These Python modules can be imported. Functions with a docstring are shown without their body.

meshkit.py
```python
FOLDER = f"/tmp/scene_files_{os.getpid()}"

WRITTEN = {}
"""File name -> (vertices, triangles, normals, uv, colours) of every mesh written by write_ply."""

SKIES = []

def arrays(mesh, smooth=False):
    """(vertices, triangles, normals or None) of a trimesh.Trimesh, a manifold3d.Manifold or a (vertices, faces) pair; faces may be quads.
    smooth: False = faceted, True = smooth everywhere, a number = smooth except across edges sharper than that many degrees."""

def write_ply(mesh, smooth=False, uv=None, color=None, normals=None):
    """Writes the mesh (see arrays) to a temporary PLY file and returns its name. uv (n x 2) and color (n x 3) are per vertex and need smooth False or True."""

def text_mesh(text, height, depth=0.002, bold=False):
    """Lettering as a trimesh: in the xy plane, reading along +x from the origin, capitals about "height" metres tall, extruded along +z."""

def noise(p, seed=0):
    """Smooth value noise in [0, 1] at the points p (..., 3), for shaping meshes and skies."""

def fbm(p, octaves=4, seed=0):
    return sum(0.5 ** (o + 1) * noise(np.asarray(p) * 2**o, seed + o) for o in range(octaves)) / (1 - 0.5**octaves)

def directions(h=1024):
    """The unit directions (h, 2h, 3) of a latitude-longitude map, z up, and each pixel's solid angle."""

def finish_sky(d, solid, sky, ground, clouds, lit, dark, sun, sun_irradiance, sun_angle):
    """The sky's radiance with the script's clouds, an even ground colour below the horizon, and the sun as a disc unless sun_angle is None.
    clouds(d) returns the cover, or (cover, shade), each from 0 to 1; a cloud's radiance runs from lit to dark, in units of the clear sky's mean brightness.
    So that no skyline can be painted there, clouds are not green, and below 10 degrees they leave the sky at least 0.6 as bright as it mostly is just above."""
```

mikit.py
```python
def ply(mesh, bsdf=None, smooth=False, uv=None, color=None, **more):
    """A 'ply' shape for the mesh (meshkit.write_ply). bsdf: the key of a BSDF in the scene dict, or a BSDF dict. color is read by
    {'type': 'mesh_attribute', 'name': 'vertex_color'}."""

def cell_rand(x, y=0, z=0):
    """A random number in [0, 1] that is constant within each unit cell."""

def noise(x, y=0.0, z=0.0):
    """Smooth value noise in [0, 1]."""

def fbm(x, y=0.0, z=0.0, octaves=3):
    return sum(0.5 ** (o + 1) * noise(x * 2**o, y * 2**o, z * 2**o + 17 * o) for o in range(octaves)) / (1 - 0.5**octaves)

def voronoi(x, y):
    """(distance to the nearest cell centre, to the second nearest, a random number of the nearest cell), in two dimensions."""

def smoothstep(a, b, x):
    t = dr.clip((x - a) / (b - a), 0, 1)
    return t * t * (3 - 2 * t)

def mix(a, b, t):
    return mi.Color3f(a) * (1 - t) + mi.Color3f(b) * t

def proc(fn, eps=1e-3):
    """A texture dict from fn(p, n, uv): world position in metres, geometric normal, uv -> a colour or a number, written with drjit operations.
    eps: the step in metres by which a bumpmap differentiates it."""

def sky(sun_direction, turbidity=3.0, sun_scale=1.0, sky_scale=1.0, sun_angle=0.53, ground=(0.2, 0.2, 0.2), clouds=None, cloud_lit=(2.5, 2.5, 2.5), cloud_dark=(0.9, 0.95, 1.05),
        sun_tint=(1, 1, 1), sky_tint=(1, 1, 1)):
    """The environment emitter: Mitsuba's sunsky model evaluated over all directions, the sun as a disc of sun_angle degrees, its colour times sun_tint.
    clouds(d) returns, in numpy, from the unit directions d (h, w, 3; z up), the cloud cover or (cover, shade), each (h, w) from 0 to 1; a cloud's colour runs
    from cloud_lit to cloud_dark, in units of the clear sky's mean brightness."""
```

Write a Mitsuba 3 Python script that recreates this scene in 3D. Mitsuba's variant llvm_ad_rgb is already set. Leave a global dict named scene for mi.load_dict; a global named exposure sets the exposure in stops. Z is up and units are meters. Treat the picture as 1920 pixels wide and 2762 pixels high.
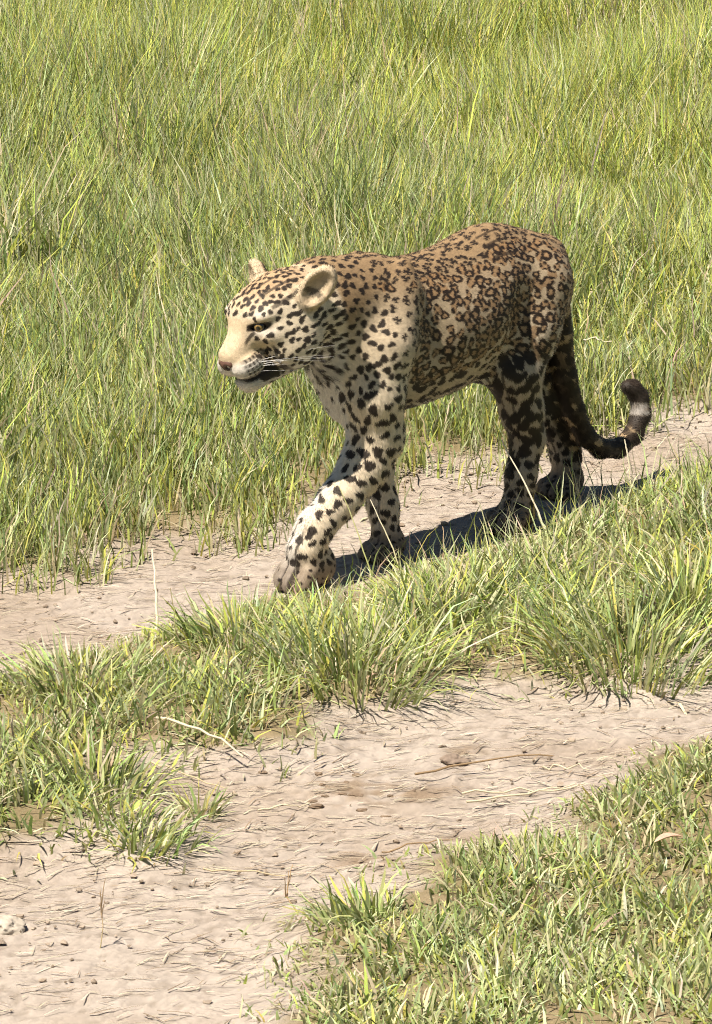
import math
import numpy as np, trimesh, mitsuba as mi, drjit as dr, mikit, meshkit
from scipy.spatial import cKDTree
from scipy.interpolate import PchipInterpolator, RegularGridInterpolator
from scipy.ndimage import distance_transform_edt, gaussian_filter
import shapely
from shapely.geometry import Polygon

# ---------------------------------------------------------------- camera, sky, exposure
T = mi.ScalarTransform4f
scene, labels = {}, {}
PITCH = math.radians(13.0)
scene['camera'] = {'type': 'perspective', 'fov': 7.94, 'fov_axis': 'x', 'near_clip': 0.5, 'far_clip': 6000.0,
                   'to_world': T().look_at(origin=[0, 0, 2.6], target=[0, math.cos(PITCH) * 10, 2.6 - math.sin(PITCH) * 10], up=[0, 0, 1])}
SUN = np.array([-0.318, -0.366, 0.875])
scene['sky_light'] = mikit.sky(SUN.tolist(), turbidity=2.6, sun_scale=1.0, sky_scale=0.30, sun_tint=(0.95, 1.0, 1.10), ground=(0.14, 0.16, 0.07))
exposure = 2.75

def tag(key, label=None, category=None, group=None, kind=None):
    labels[key] = {k: v for k, v in (('label', label), ('category', category), ('group', group), ('kind', kind)) if v}
def ply_n(v, f, n, color, bsdf):
    return {'type': 'ply', 'filename': meshkit.write_ply((v, f), normals=n, color=color), 'face_normals': False, 'bsdf': {'type': 'ref', 'id': bsdf}}
VC = {'type': 'mesh_attribute', 'name': 'vertex_color'}
def twosided(b): return {'type': 'twosided', 'bsdf': b}

# ---------------------------------------------------------------- materials
scene['mat_soil'] = twosided({'type': 'bumpmap', 'scale': 1.0, 'bsdf': {'type': 'diffuse', 'reflectance': VC},
    'arbitrary': mikit.proc(lambda p, n, uv: 0.002 * mikit.fbm(p.x * 60, p.y * 60, 0.0, 3) + 0.0012 * mikit.noise(p.x * 240, p.y * 240), eps=1.5e-3)})
scene['mat_grass'] = {'type': 'principledthin', 'base_color': VC, 'roughness': 0.55, 'diff_trans': 0.55, 'eta': 1.35, 'spec_trans': 0.0}
scene['mat_straw'] = twosided({'type': 'principled', 'base_color': VC, 'roughness': 0.6, 'specular': 0.3})
scene['mat_fur'] = twosided({'type': 'principled', 'base_color': VC, 'roughness': 0.62, 'specular': 0.25, 'sheen': 0.15})
scene['mat_eye'] = {'type': 'principled', 'base_color': VC, 'roughness': 0.08, 'specular': 0.6, 'clearcoat': 1.0}
scene['mat_nose'] = {'type': 'principled', 'base_color': VC, 'roughness': 0.4, 'specular': 0.4}

# ---------------------------------------------------------------- the ground: one sheet, two wheel tracks
UPPER = [(-16.29, -9.2), (-0.89, 10.5), (-0.75, 10.53), (-0.65, 10.56), (-0.53, 10.72), (-0.45, 10.82), (-0.37, 10.86), (-0.32, 10.97), (-0.27, 10.9), (-0.19, 10.93), (-0.16, 11.01), (-0.1, 11.1), (0.0, 11.3), (0.08, 11.46), (0.21, 11.55), (0.3, 11.62), (0.43, 11.81), (0.55, 11.96), (0.64, 12.01), (0.73, 12.19), (0.8, 12.26), (0.87, 12.24), (1.06, 12.48), (38.01, 59.75), (37.95, 59.04), (1.0, 11.76), (0.82, 11.56), (0.66, 11.42), (0.59, 11.31), (0.45, 11.12), (0.29, 10.89), (0.19, 10.76), (0.1, 10.62), (0.0, 10.48), (-0.09, 10.4), (-0.18, 10.37), (-0.26, 10.29), (-0.34, 10.18), (-0.41, 10.09), (-0.45, 10.01), (-0.53, 9.91), (-0.62, 9.87), (-0.7, 9.77), (-0.82, 9.6), (-16.22, -10.09)]
LOWER = [(-16.12, -11.29), (-0.72, 8.41), (-0.62, 8.51), (-0.54, 8.56), (-0.43, 8.58), (-0.39, 8.47), (-0.33, 8.46), (-0.31, 8.7), (-0.4, 8.84), (-0.42, 8.95), (-0.38, 9.1), (-0.31, 9.16), (-0.23, 9.11), (-0.15, 9.14), (-0.05, 9.24), (-0.02, 9.34), (0.0, 9.47), (0.09, 9.52), (0.17, 9.55), (0.24, 9.63), (0.39, 9.67), (0.52, 9.66), (0.62, 9.79), (0.71, 9.87), (0.86, 10.07), (37.81, 57.34), (37.76, 56.68), (0.81, 9.41), (0.67, 9.28), (0.54, 9.22), (0.48, 9.13), (0.43, 8.95), (0.34, 8.81), (0.32, 8.67), (0.25, 8.59), (0.16, 8.56), (0.1, 8.52), (0.06, 8.44), (0.05, 8.3), (-0.01, 8.2), (-0.07, 8.18), (-0.12, 8.13), (-0.1, 7.94), (-0.14, 7.68), (-0.27, 7.36), (-0.62, 7.07), (-16.01, -12.63)]
BX, BY, BS = (-9.0, 9.0), (2.0, 26.0), 0.025
_gx, _gy = np.arange(BX[0], BX[1] + BS / 2, BS), np.arange(BY[0], BY[1] + BS / 2, BS)
_X, _Y = np.meshgrid(_gx, _gy, indexing='ij')
def _signed(poly):
    inside = shapely.contains_xy(Polygon(poly).buffer(0), _X.ravel(), _Y.ravel()).reshape(_X.shape)
    return gaussian_filter(distance_transform_edt(inside) - distance_transform_edt(~inside), 1.2) * BS
_SU, _SL = _signed(UPPER), _signed(LOWER)
_iu, _il = (RegularGridInterpolator((_gx, _gy), a, bounds_error=False, fill_value=None) for a in (_SU, _SL))
def P3(x, y, s, z=0.0): return np.stack([np.asarray(x) * s, np.asarray(y) * s, np.full(np.shape(x), z)], -1)
def nz(x, y, s, seed=0, octaves=3): return meshkit.fbm(P3(x, y, s), octaves, seed)
def bare(x, y):
    """Signed distance (m) into the bare wheel tracks, positive on bare soil, with a ragged edge."""
    xy = np.stack([np.clip(x, *BX), np.clip(y, *BY)], -1)
    sd = np.maximum(_iu(xy), _il(xy))
    return sd + 0.16 * (nz(x, y, 7.0, 3) - 0.5) + 0.07 * (nz(x, y, 30.0, 4) - 0.5)
PAWS = ((-0.12, 10.50), (0.05, 10.80), (0.335, 11.06), (0.47, 11.42))
def ground_z(x, y):
    sd = np.maximum(_iu(np.stack([np.clip(x, *BX), np.clip(y, *BY)], -1)), _il(np.stack([np.clip(x, *BX), np.clip(y, *BY)], -1)))
    t = np.clip((0.14 - sd) / 0.34, 0, 1); t = t * t * (3 - 2 * t)
    r = np.hypot(np.asarray(x), np.asarray(y) - 11)
    z = 0.055 * t + 0.020 * (nz(x, y, 4.0, 11) - 0.5) + 0.010 * (nz(x, y, 22.0, 12) - 0.5)
    for px, py in PAWS: z = z * (1 - np.exp(-(((np.asarray(x) - px) ** 2 + (np.asarray(y) - py) ** 2) / .15 ** 2) ** 2))      # trodden flat under each paw
    return z + 0.35 * np.clip((r - 25) / 60, 0, 8) * (nz(x, y, 0.03, 13) - 0.5)
def spread(lo, hi, step, far):
    a = list(np.arange(lo, hi + step / 2, step)); s = step; left, right = [], []
    p = a[-1]
    while p < far: s *= 1.35; p += s; right.append(p)
    p, s = a[0], step
    while p > -far: s *= 1.35; p -= s; left.append(p)
    return np.array(left[::-1] + a + right)
def build_ground():
    xs, ys = spread(-1.25, 1.35, 0.0065, 2500), spread(6.8, 13.2, 0.0125, 2500)
    X, Y = np.meshgrid(xs, ys, indexing='ij'); x, y = X.ravel(), Y.ravel()
    sd = bare(x, y); z = ground_z(x, y)
    g = np.clip((sd + 0.05) / 0.10, 0, 1); g = g * g * (3 - 2 * g)
    # along the track direction the soil is smeared into streaks
    u, v = (-0.616 * x - 0.788 * y), (0.788 * x - 0.616 * y)
    st = meshkit.fbm(np.stack([u * 9, v * 42, 0 * u], -1), 4, 21); cl = nz(x, y, 46.0, 22, 3); bl = nz(x, y, 5.0, 23, 3); fine = meshkit.noise(P3(x, y, 140.0), 24)
    clod = np.clip((nz(x, y, 33.0, 25, 2) - 0.70) / 0.2, 0, 1)
    z = z + g * (0.004 * (st - 0.5) + 0.003 * (cl - 0.5) + 0.006 * clod + 0.002 * (fine - 0.5))
    pale, mid, dark = np.array([.362, .322, .280]), np.array([.316, .275, .235]), np.array([.165, .136, .106])
    t = np.clip(0.5 + 1.5 * (bl - 0.5) + 1.3 * (st - 0.5), 0, 1)[:, None]
    soil = mid * (1 - t) + pale * t
    k = np.clip((0.42 - cl) / 0.2, 0, 1)[:, None] * 0.55; soil = soil * (1 - k) + dark * k
    br = np.clip((nz(x, y, 2.6, 28, 3) - .50) / .16, 0, 1)[:, None] * .45 * np.clip(.5 + st[:, None], 0, 1.2); soil = soil * (1 - br) + np.array([.255, .205, .155]) * br
    for bx, by, rx, ry in ((-.005, 8.99, .085, .11), (.10, 8.98, .10, .06), (.19, 8.63, .10, .13), (.20, 9.26, .035, .05), (.02, 8.55, .09, .10)):     # brown patches of rotted grass and trodden dung
        k = np.exp(-((x - bx) / rx) ** 2 - ((y - by) / ry) ** 2) * np.clip((nz(x, y, 30.0, 29, 3) - .34) / .22, 0, 1); k = (k * .8)[:, None]; soil = soil * (1 - k) + np.array([.185, .135, .088]) * k
    soil *= (0.86 + 0.28 * fine)[:, None]
    tt = nz(x, y, 18.0, 26)[:, None]
    thatch = np.array([.25, .20, .13]) * (1 - tt) + np.array([.15, .125, .065]) * tt
    g = np.clip((sd + 0.13) / 0.12, 0, 1); g = g * g * (3 - 2 * g)
    col = thatch * (1 - g[:, None]) + soil * g[:, None]
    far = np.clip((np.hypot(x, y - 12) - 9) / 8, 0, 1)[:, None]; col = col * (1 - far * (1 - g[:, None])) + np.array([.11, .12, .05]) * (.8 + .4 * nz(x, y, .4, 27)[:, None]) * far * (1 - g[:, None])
    nx, ny = len(xs), len(ys); i = np.arange(nx * ny).reshape(nx, ny)
    F = np.stack([i[:-1, :-1], i[1:, :-1], i[1:, 1:], i[:-1, 1:]], -1).reshape(-1, 4)
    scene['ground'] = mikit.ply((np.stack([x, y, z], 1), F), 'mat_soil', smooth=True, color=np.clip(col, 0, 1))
    tag('ground', 'pale dusty earth with two worn wheel tracks across grassland', 'ground', kind='structure')
build_ground()
# ---------------------------------------------------------------- grass
def blades(rng, root, h, w, lean, lean_dir, col0, col1, seg=3, droop=0.35):
    """Many curved, tapered blades: (vertices, triangles, colours)."""
    N = len(root); t = np.array([0, .38, .74, 1.0] if seg == 3 else [0, .55, 1.0]); wd = np.array([1, .92, .6] if seg == 3 else [1, .75])
    az = rng.uniform(0, 2 * np.pi, N); side = np.stack([np.cos(az), np.sin(az), 0.15 * rng.normal(size=N)], 1)
    L = np.stack([np.cos(lean_dir), np.sin(lean_dir), 0 * lean_dir], 1)
    sn, cs = np.sin(lean), np.cos(lean)
    bend = droop * rng.uniform(.2, 1.6, N)
    P = []
    for k, s in enumerate(t):
        a = lean + bend * s * 1.1
        p = root + (h * s)[:, None] * (np.sin(a)[:, None] * L + np.stack([0 * a, 0 * a, np.cos(a)], 1))
        p = p + (rng.normal(size=(N, 3)) * np.array([1, 1, .3]) * (h * .035 * s)[:, None])
        if k < len(t) - 1:
            hw = (w * .5 * wd[k])[:, None] * side; P += [p - hw, p + hw]
        else: P.append(p)
    V = np.stack(P, 1); nv = V.shape[1]
    f = []
    for k in range(len(t) - 2): f += [(2*k, 2*k+1, 2*k+3), (2*k, 2*k+3, 2*k+2)]
    k = len(t) - 2; f.append((2*k, 2*k+1, 2*k+2))
    F = (np.array(f)[None] + (np.arange(N) * nv)[:, None, None]).reshape(-1, 3)
    ts = np.concatenate([np.repeat(t[:-1], 2), t[-1:]])
    C = col0[:, None] * (1 - ts[None, :, None]) + col1[:, None] * ts[None, :, None]
    return V.reshape(-1, 3), F, np.clip(C.reshape(-1, 3), .01, .9)
GREEN, YELLOW, GREY, DEEP, STRAW, PALE = (np.array(c) for c in ((.365, .450, .180), (.540, .590, .145), (.400, .450, .235), (.200, .265, .080), (.55, .49, .36), (.63, .65, .42)))
def tint(rng, n, weights):
    pal = np.stack([GREEN, YELLOW, GREY, DEEP, STRAW, PALE]); w = np.asarray(weights, float)
    if w.ndim == 1: w = np.repeat(w[None], n, 0)
    c = (w / w.sum(1, keepdims=True)).cumsum(1); k = (rng.uniform(size=(n, 1)) > c).sum(1).clip(0, 5)
    return pal[k] * rng.uniform(.62, 1.28, (n, 1)) * (1 + .08 * rng.normal(size=(n, 3))), k
def put(key, data, bsdf='mat_grass', smooth=False):
    V, F, C = data
    scene[key] = mikit.ply((V, F), bsdf, smooth=smooth, color=C)
def joined(ds):
    o, Vs, Fs, Cs = 0, [], [], []
    for V, F, C in ds: Vs.append(V); Fs.append(F + o); Cs.append(C); o += len(V)
    return np.vstack(Vs), np.vstack(Fs), np.vstack(Cs)
def sample(rng, n, x0, x1, y0, y1):
    return rng.uniform(x0, x1, n), rng.uniform(y0, y1, n)
SIDE_N = np.array([0.788, -0.616])
def across(x, y): return x * SIDE_N[0] + y * SIDE_N[1] + 6.60     # signed distance from the upper track's middle; negative on its far side
def scatter(rng, n, box, keep, hfun, wfun, leanfun, weights, seg=3, droop=.35, base=.7, edge=(.075, .22)):
    x, y = sample(rng, n, *box); m = keep(x, y, rng); x, y = x[m], y[m]
    sd = bare(x, y)
    k = rng.uniform(size=len(x)) < np.clip((edge[0] - sd) / edge[1], 0.0, 1) ** 1.3
    x, y, sd = x[k], y[k], sd[k]; n = len(x)
    clump = nz(x, y, 9.0, 31, 2)
    k = rng.uniform(size=n) < np.clip(0.25 + 2.2 * (clump - 0.28), 0.2, 1); x, y, sd, clump = x[k], y[k], sd[k], clump[k]; n = len(x)
    h = hfun(x, y, sd, clump) * rng.uniform(.55, 1.25, n); w = wfun(x, y) * rng.uniform(.6, 1.3, n)
    lean = np.abs(leanfun(x, y, rng)); az = rng.uniform(0, 2 * np.pi, n)
    gust = nz(x, y, 2.6, 33, 2) * 4 * np.pi; az = np.where(rng.uniform(size=n) < .25, gust + rng.normal(size=n) * .7, az)
    c1, kind = tint(rng, n, weights(x, y, clump)); h = np.where(kind == 4, h * 1.1, h)
    c0 = c1 * base + (1 - base) * np.array([.27, .23, .11])
    z = ground_z(x, y) - .004
    return blades(rng, np.stack([x, y, z], 1), h, w, lean, az, c0, c1, seg, droop)
def wedge(m):     # the strip of ground in view, widened by m metres at either side
    return lambda x, y: np.abs(x) < y * .0705 + m
def ss(a, b, x): t = np.clip((x - a) / (b - a), 0, 1); return t * t * (3 - 2 * t)

rng = np.random.default_rng(5)
# the meadow beyond the tracks: trampled and short near the edge, taller and yellower towards the back right
far_side = lambda x, y: across(x, y) < 0
def h_meadow(x, y, sd, clump):
    d = -across(x, y)
    base = .045 + .035 * ss(.12, .0, sd) + .13 * ss(.35, 1.6, d) + .16 * ss(1.6, 6.0, d) + .05 * ss(.2, 1.2, x)
    return base * np.clip(.20 + 1.6 * nz(x, y, 1.5, 41), .35, 1.5) * (.7 + .6 * clump)
def w_meadow(x, y): return .0048 + .0027 * ss(12, 19, y)
def lean_meadow(x, y, r):
    messy = ss(.44, .58, nz(x, y, 1.3, 43)) * (1 - .6 * ss(15, 19, y))
    return np.where(r.uniform(size=len(x)) < .10 + .40 * messy, r.uniform(.7, 1.5, len(x)), np.abs(r.normal(size=len(x))) * .13)
def col_meadow(x, y, c):
    yel = np.clip(ss(12.5, 18.5, y + 1.6 * x + 2.6 * (nz(x, y, 1.0, 44) - .5)) + .22, 0, 1); gr = 1 - yel
    deadp = .10 + .25 * ss(.5, .66, nz(x, y, 2.2, 45))
    return np.stack([.9 + 0 * x, .25 + 2.0 * yel, .25 + .8 * gr, .45 * gr + .12, deadp, .35 + .35 * yel], 1)
def keep_f(lo, hi, m): return lambda x, y, r: far_side(x, y) & (y >= lo) & (y < hi) & wedge(m)(x, y)
A = scatter(rng, 175000, (-2.0, 2.2, 10.4, 14.2), keep_f(10, 14.0, .55), h_meadow, w_meadow, lean_meadow, col_meadow, droop=.25, edge=(.115, .27))
B = scatter(rng, 250000, (-2.4, 2.4, 14.0, 18.0), keep_f(14, 18, .55), h_meadow, w_meadow, lean_meadow, col_meadow, seg=2, droop=.22)
D = scatter(rng, 290000, (-2.6, 2.6, 18.0, 24.0), keep_f(18, 24, .55), h_meadow, lambda x, y: w_meadow(x, y) * 1.15, lean_meadow, col_meadow, seg=2, droop=.22)
print('meadow', [len(q[1]) for q in (A, B, D)])
n_ = 520; ey = rng.uniform(11.6, 23, n_); ex = rng.uniform(-1, 1, n_) * (ey * .0705 + .4); k_ = across(ex, ey) < -.4; ex, ey = ex[k_], ey[k_]; n_ = len(ex)
ec, _k = tint(rng, n_, [.1, .3, .1, .02, 1.0, 1.2])
St = blades(rng, np.stack([ex, ey, ground_z(ex, ey)], 1), rng.uniform(.18, .46, n_) * (.5 + .5 * ss(.4, 2.5, -across(ex, ey))), rng.uniform(.004, .0075, n_), np.abs(rng.normal(size=n_)) * .32, rng.uniform(0, 2 * np.pi, n_), ec, ec, 3, .25)
put('meadow_grass', joined([A, B, D, St]))
tag('meadow_grass', 'tall yellow green grass filling the meadow beyond the far wheel track', 'grass', kind='stuff')
# the strip between the two wheel tracks
mid = lambda x, y, r: (across(x, y) > 0) & (across(x, y) < 1.25 + .5 * (np.abs(y) < 0)) & wedge(.55)(x, y) & (y > 7.5)
def between(x, y, r):
    xy = np.stack([x, y], -1); return mid(x, y, r)
def h_mid(x, y, sd, clump): return (.42 + .58 * ss(.28, .62, across(x, y) + .25 * np.clip(x, -.2, .8))) * (.045 + .075 * ss(-.02, -.24, sd)) * (.5 + 1.0 * nz(x, y, 3.5, 51)) * (.6 + .8 * clump)
def lean_mid(x, y, r): return np.where(r.uniform(size=len(x)) < .42, r.uniform(.6, 1.5, len(x)), np.abs(r.normal(size=len(x))) * .32)
def col_mid(x, y, c):
    yel = ss(.42, .62, nz(x, y, 2.4, 52)); return np.stack([1.0 + 0 * x, .28 + .5 * yel, 1.0 + 0 * x, .3 + .35 * (1 - yel), .22 + 0 * x, .75 + 0 * x], 1)
Mi = scatter(rng, 140000, (-1.6, 1.7, 7.8, 12.6), between, h_mid, lambda x, y: .0052 + 0 * x, lean_mid, col_mid)
n_ = 420; ex = rng.uniform(-.15, 1.25, n_); ey = 10.62 + .60 * ex + rng.uniform(-.30, .10, n_) + .55 * np.clip(ex - .1, 0, 1)
ec, _k = tint(rng, n_, [.6, .5, .5, .1, .8, 1.0])
Ed = blades(rng, np.stack([ex, ey, ground_z(ex, ey) - .004], 1), rng.uniform(.06, .17, n_) * (.55 + .45 * ss(-.1, .5, ex)), rng.uniform(.0022, .0042, n_), np.abs(rng.normal(size=n_)) * .35, rng.uniform(0, 2 * np.pi, n_), ec * .9, ec, 3, .3)
Mi = joined([Mi, Ed])
put('strip_grass', Mi); print('strip', len(Mi[1]))
tag('strip_grass', 'short tangled grass on the strip between the two wheel tracks', 'grass', kind='stuff')
# the near verge, grazed short
near_v = lambda x, y, r: (across(x, y) >= 1.25) & wedge(.45)(x, y)
def h_near(x, y, sd, clump): return (.026 + .032 * ss(0, -.25, sd)) * (.6 + .8 * nz(x, y, 4.0, 61)) * (.65 + .7 * clump)
def lean_near(x, y, r): return np.where(r.uniform(size=len(x)) < .40, r.uniform(.6, 1.45, len(x)), np.abs(r.normal(size=len(x))) * .42)
def col_near(x, y, c):
    q = nz(x, y, 3.0, 62); return np.stack([.8 + 0 * x, .18 + .25 * q, 1.15 + 0 * x, .35 + .3 * (1 - q), .16 + 0 * x, .70 + 0 * x], 1)
Ne = scatter(rng, 135000, (-1.3, 1.4, 6.2, 10.2), near_v, h_near, lambda x, y: .0054 + 0 * x, lean_near, col_near)
put('verge_grass', Ne); print('verge', len(Ne[1]))
tag('verge_grass', 'short grazed grass on the near verge below the front wheel track', 'grass', kind='stuff')

# the grassland goes on at both sides and behind: the same kinds of grass as patches set out over the ground
def patch(key, n, size, h, w, wts, seed):
    r = np.random.default_rng(seed); x, y = r.uniform(-size / 2, size / 2, n), r.uniform(-size / 2, size / 2, n); c1, k = tint(r, n, wts); c0 = c1 * .7 + .3 * np.array([.27, .23, .11])
    le = np.where(r.uniform(size=n) < .25, r.uniform(.6, 1.4, n), np.abs(r.normal(size=n)) * .2)
    V, F, C = blades(r, np.stack([x, y, 0 * x - .006], 1), h * (.5 + .9 * nz(x, y, 3.0, seed)) * r.uniform(.6, 1.2, n), w * r.uniform(.6, 1.3, n), le, r.uniform(0, 2 * np.pi, n), c0, c1, 2, .3)
    scene[key] = {'type': 'shapegroup', 'blades': mikit.ply((V, F), 'mat_grass', color=C)}
patch('tall_patch', 4200, 1.3, .30, .0085, [.8, 1.0, .7, .35, .2, .6], 91)
patch('short_patch', 900, .56, .085, .0064, [1.0, .5, .7, .4, .2, .7], 92)
def spread_patches(name, src, step, x0, x1, y0, y1, ok, seed):
    r = np.random.default_rng(seed); k = 0
    for gx in np.arange(x0, x1, step):
        for gy in np.arange(y0, y1, step):
            x, y = gx + r.uniform(-.1, .1) * step, gy + r.uniform(-.1, .1) * step
            if not ok(x, y): continue
            k += 1; z = float(ground_z(np.array([x]), np.array([y]))[0])
            scene['%s__%03d' % (name, k)] = {'type': 'instance', 'to_world': T().translate([x, y, z]).rotate([0, 0, 1], float(r.uniform(0, 360))).scale([1, 1, float(r.uniform(.8, 1.15))]), 'g': {'type': 'ref', 'id': src}}
    print(name, k)
def sd1(x, y): return float(np.maximum(_iu([[x, y]]), _il([[x, y]]))[0])
def in_wedge(x, y, m): return abs(x) < y * .0705 + m
spread_patches('outer_meadow_grass', 'tall_patch', 1.05, -11, 12, 4.0, 36.0, lambda x, y: across(x, y) < -.75 and sd1(x, y) < -.75 and not (in_wedge(x, y, .05) and 10 < y < 23.4), 93)
tag('outer_meadow_grass', 'tall meadow grass going on beyond the sides and back of the view', 'grass', kind='stuff')
spread_patches('outer_short_grass', 'short_patch', .46, -4.5, 5.5, 3.0, 16.0, lambda x, y: sd1(x, y) < -.30 and across(x, y) > -.75 and not (in_wedge(x, y, .42) and y > 6.4), 94)
tag('outer_short_grass', 'short grass beside the wheel tracks outside the view', 'grass', kind='stuff')
# ---------------------------------------------------------------- leopard body (own frame: x forward, y left, z up, metres)
def rot_ypr(y, p, r):
    cy, sy, cp, sp, cr, sr = np.cos(y), np.sin(y), np.cos(p), np.sin(p), np.cos(r), np.sin(r)
    return np.array([[cy,-sy,0],[sy,cy,0],[0,0,1]]) @ np.array([[cp,0,-sp],[0,1,0],[sp,0,cp]]) @ np.array([[1,0,0],[0,cr,-sr],[0,sr,cr]])
HEAD_R, HEAD_S, HEAD_O = rot_ypr(-0.18, -0.284, -0.01), 1.115, np.array([0.540, -0.02, 0.580])
def head_local(p): return (p - HEAD_O) @ HEAD_R / HEAD_S
def head_world(q): return np.asarray(q, float) @ HEAD_R.T * HEAD_S + HEAD_O
def smin(a, b, k):
    h = np.clip(0.5 + 0.5 * (b - a) / k, 0, 1)
    return b + (a - b) * h - k * h * (1 - h)
def smax(a, b, k): return -smin(-a, -b, k)
def ell(p, c, r, R=None):
    q = p - np.asarray(c)
    if R is not None: q = q @ R
    r = np.asarray(r, float)
    k0 = np.sqrt(((q / r) ** 2).sum(1)); k1 = np.sqrt(((q / r ** 2) ** 2).sum(1)) + 1e-9
    return k0 * (k0 - 1) / k1
def cone(p, a, b, ra, rb):
    a = np.asarray(a, float); ab = np.asarray(b, float) - a
    t = np.clip(((p - a) @ ab) / (ab @ ab), 0, 1)
    return np.linalg.norm(p - a - t[:, None] * ab, axis=1) - (ra + (rb - ra) * t)
def chain(p, pts, k=0.012):
    d = None
    for (a, ra), (b, rb) in zip(pts[:-1], pts[1:]):
        e = cone(p, a, b, ra, rb); d = e if d is None else smin(d, e, k)
    return d
#            f     zc    hz    hw
TORSO = np.array([[-.415,.545,.035,.030],[-.39,.540,.075,.056],[-.345,.530,.108,.072],[-.285,.530,.130,.084],[-.21,.534,.148,.100],[-.12,.523,.164,.120],
  [0,.500,.163,.134],[.10,.493,.164,.132],[.20,.494,.168,.120],[.30,.505,.162,.104],[.36,.512,.135,.088],[.40,.510,.100,.072],[.44,.505,.04,.04]])
TORSO_I = PchipInterpolator(TORSO[:, 0], TORSO[:, 1:])
def torso(p):
    f = np.clip(p[:, 0], TORSO[0, 0], TORSO[-1, 0])
    zc, hz, hw = TORSO_I(f).T
    zc = zc + .0; y, z = p[:, 1], p[:, 2] - zc
    hw = hw * np.where(z < 0, 1.0 - .26 * np.clip(-z / hz, 0, 1.2) ** 1.5, 1 - 0.10 * np.clip(z / hz, 0, 1) ** 2)
    k0 = np.sqrt((y / hw) ** 2 + (z / hz) ** 2); k1 = np.sqrt((y / hw**2) ** 2 + (z / hz**2) ** 2) + 1e-9
    d = k0 * (k0 - 1) / k1
    d = np.where(k0 < 0.2, -np.minimum(hw, hz) * (1 - k0), d)
    return np.maximum(d, np.abs(p[:, 0] - f) + d * 0.5 - 0.02 * (np.abs(p[:, 0] - f) < 1e-9)) * 0.8
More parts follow.
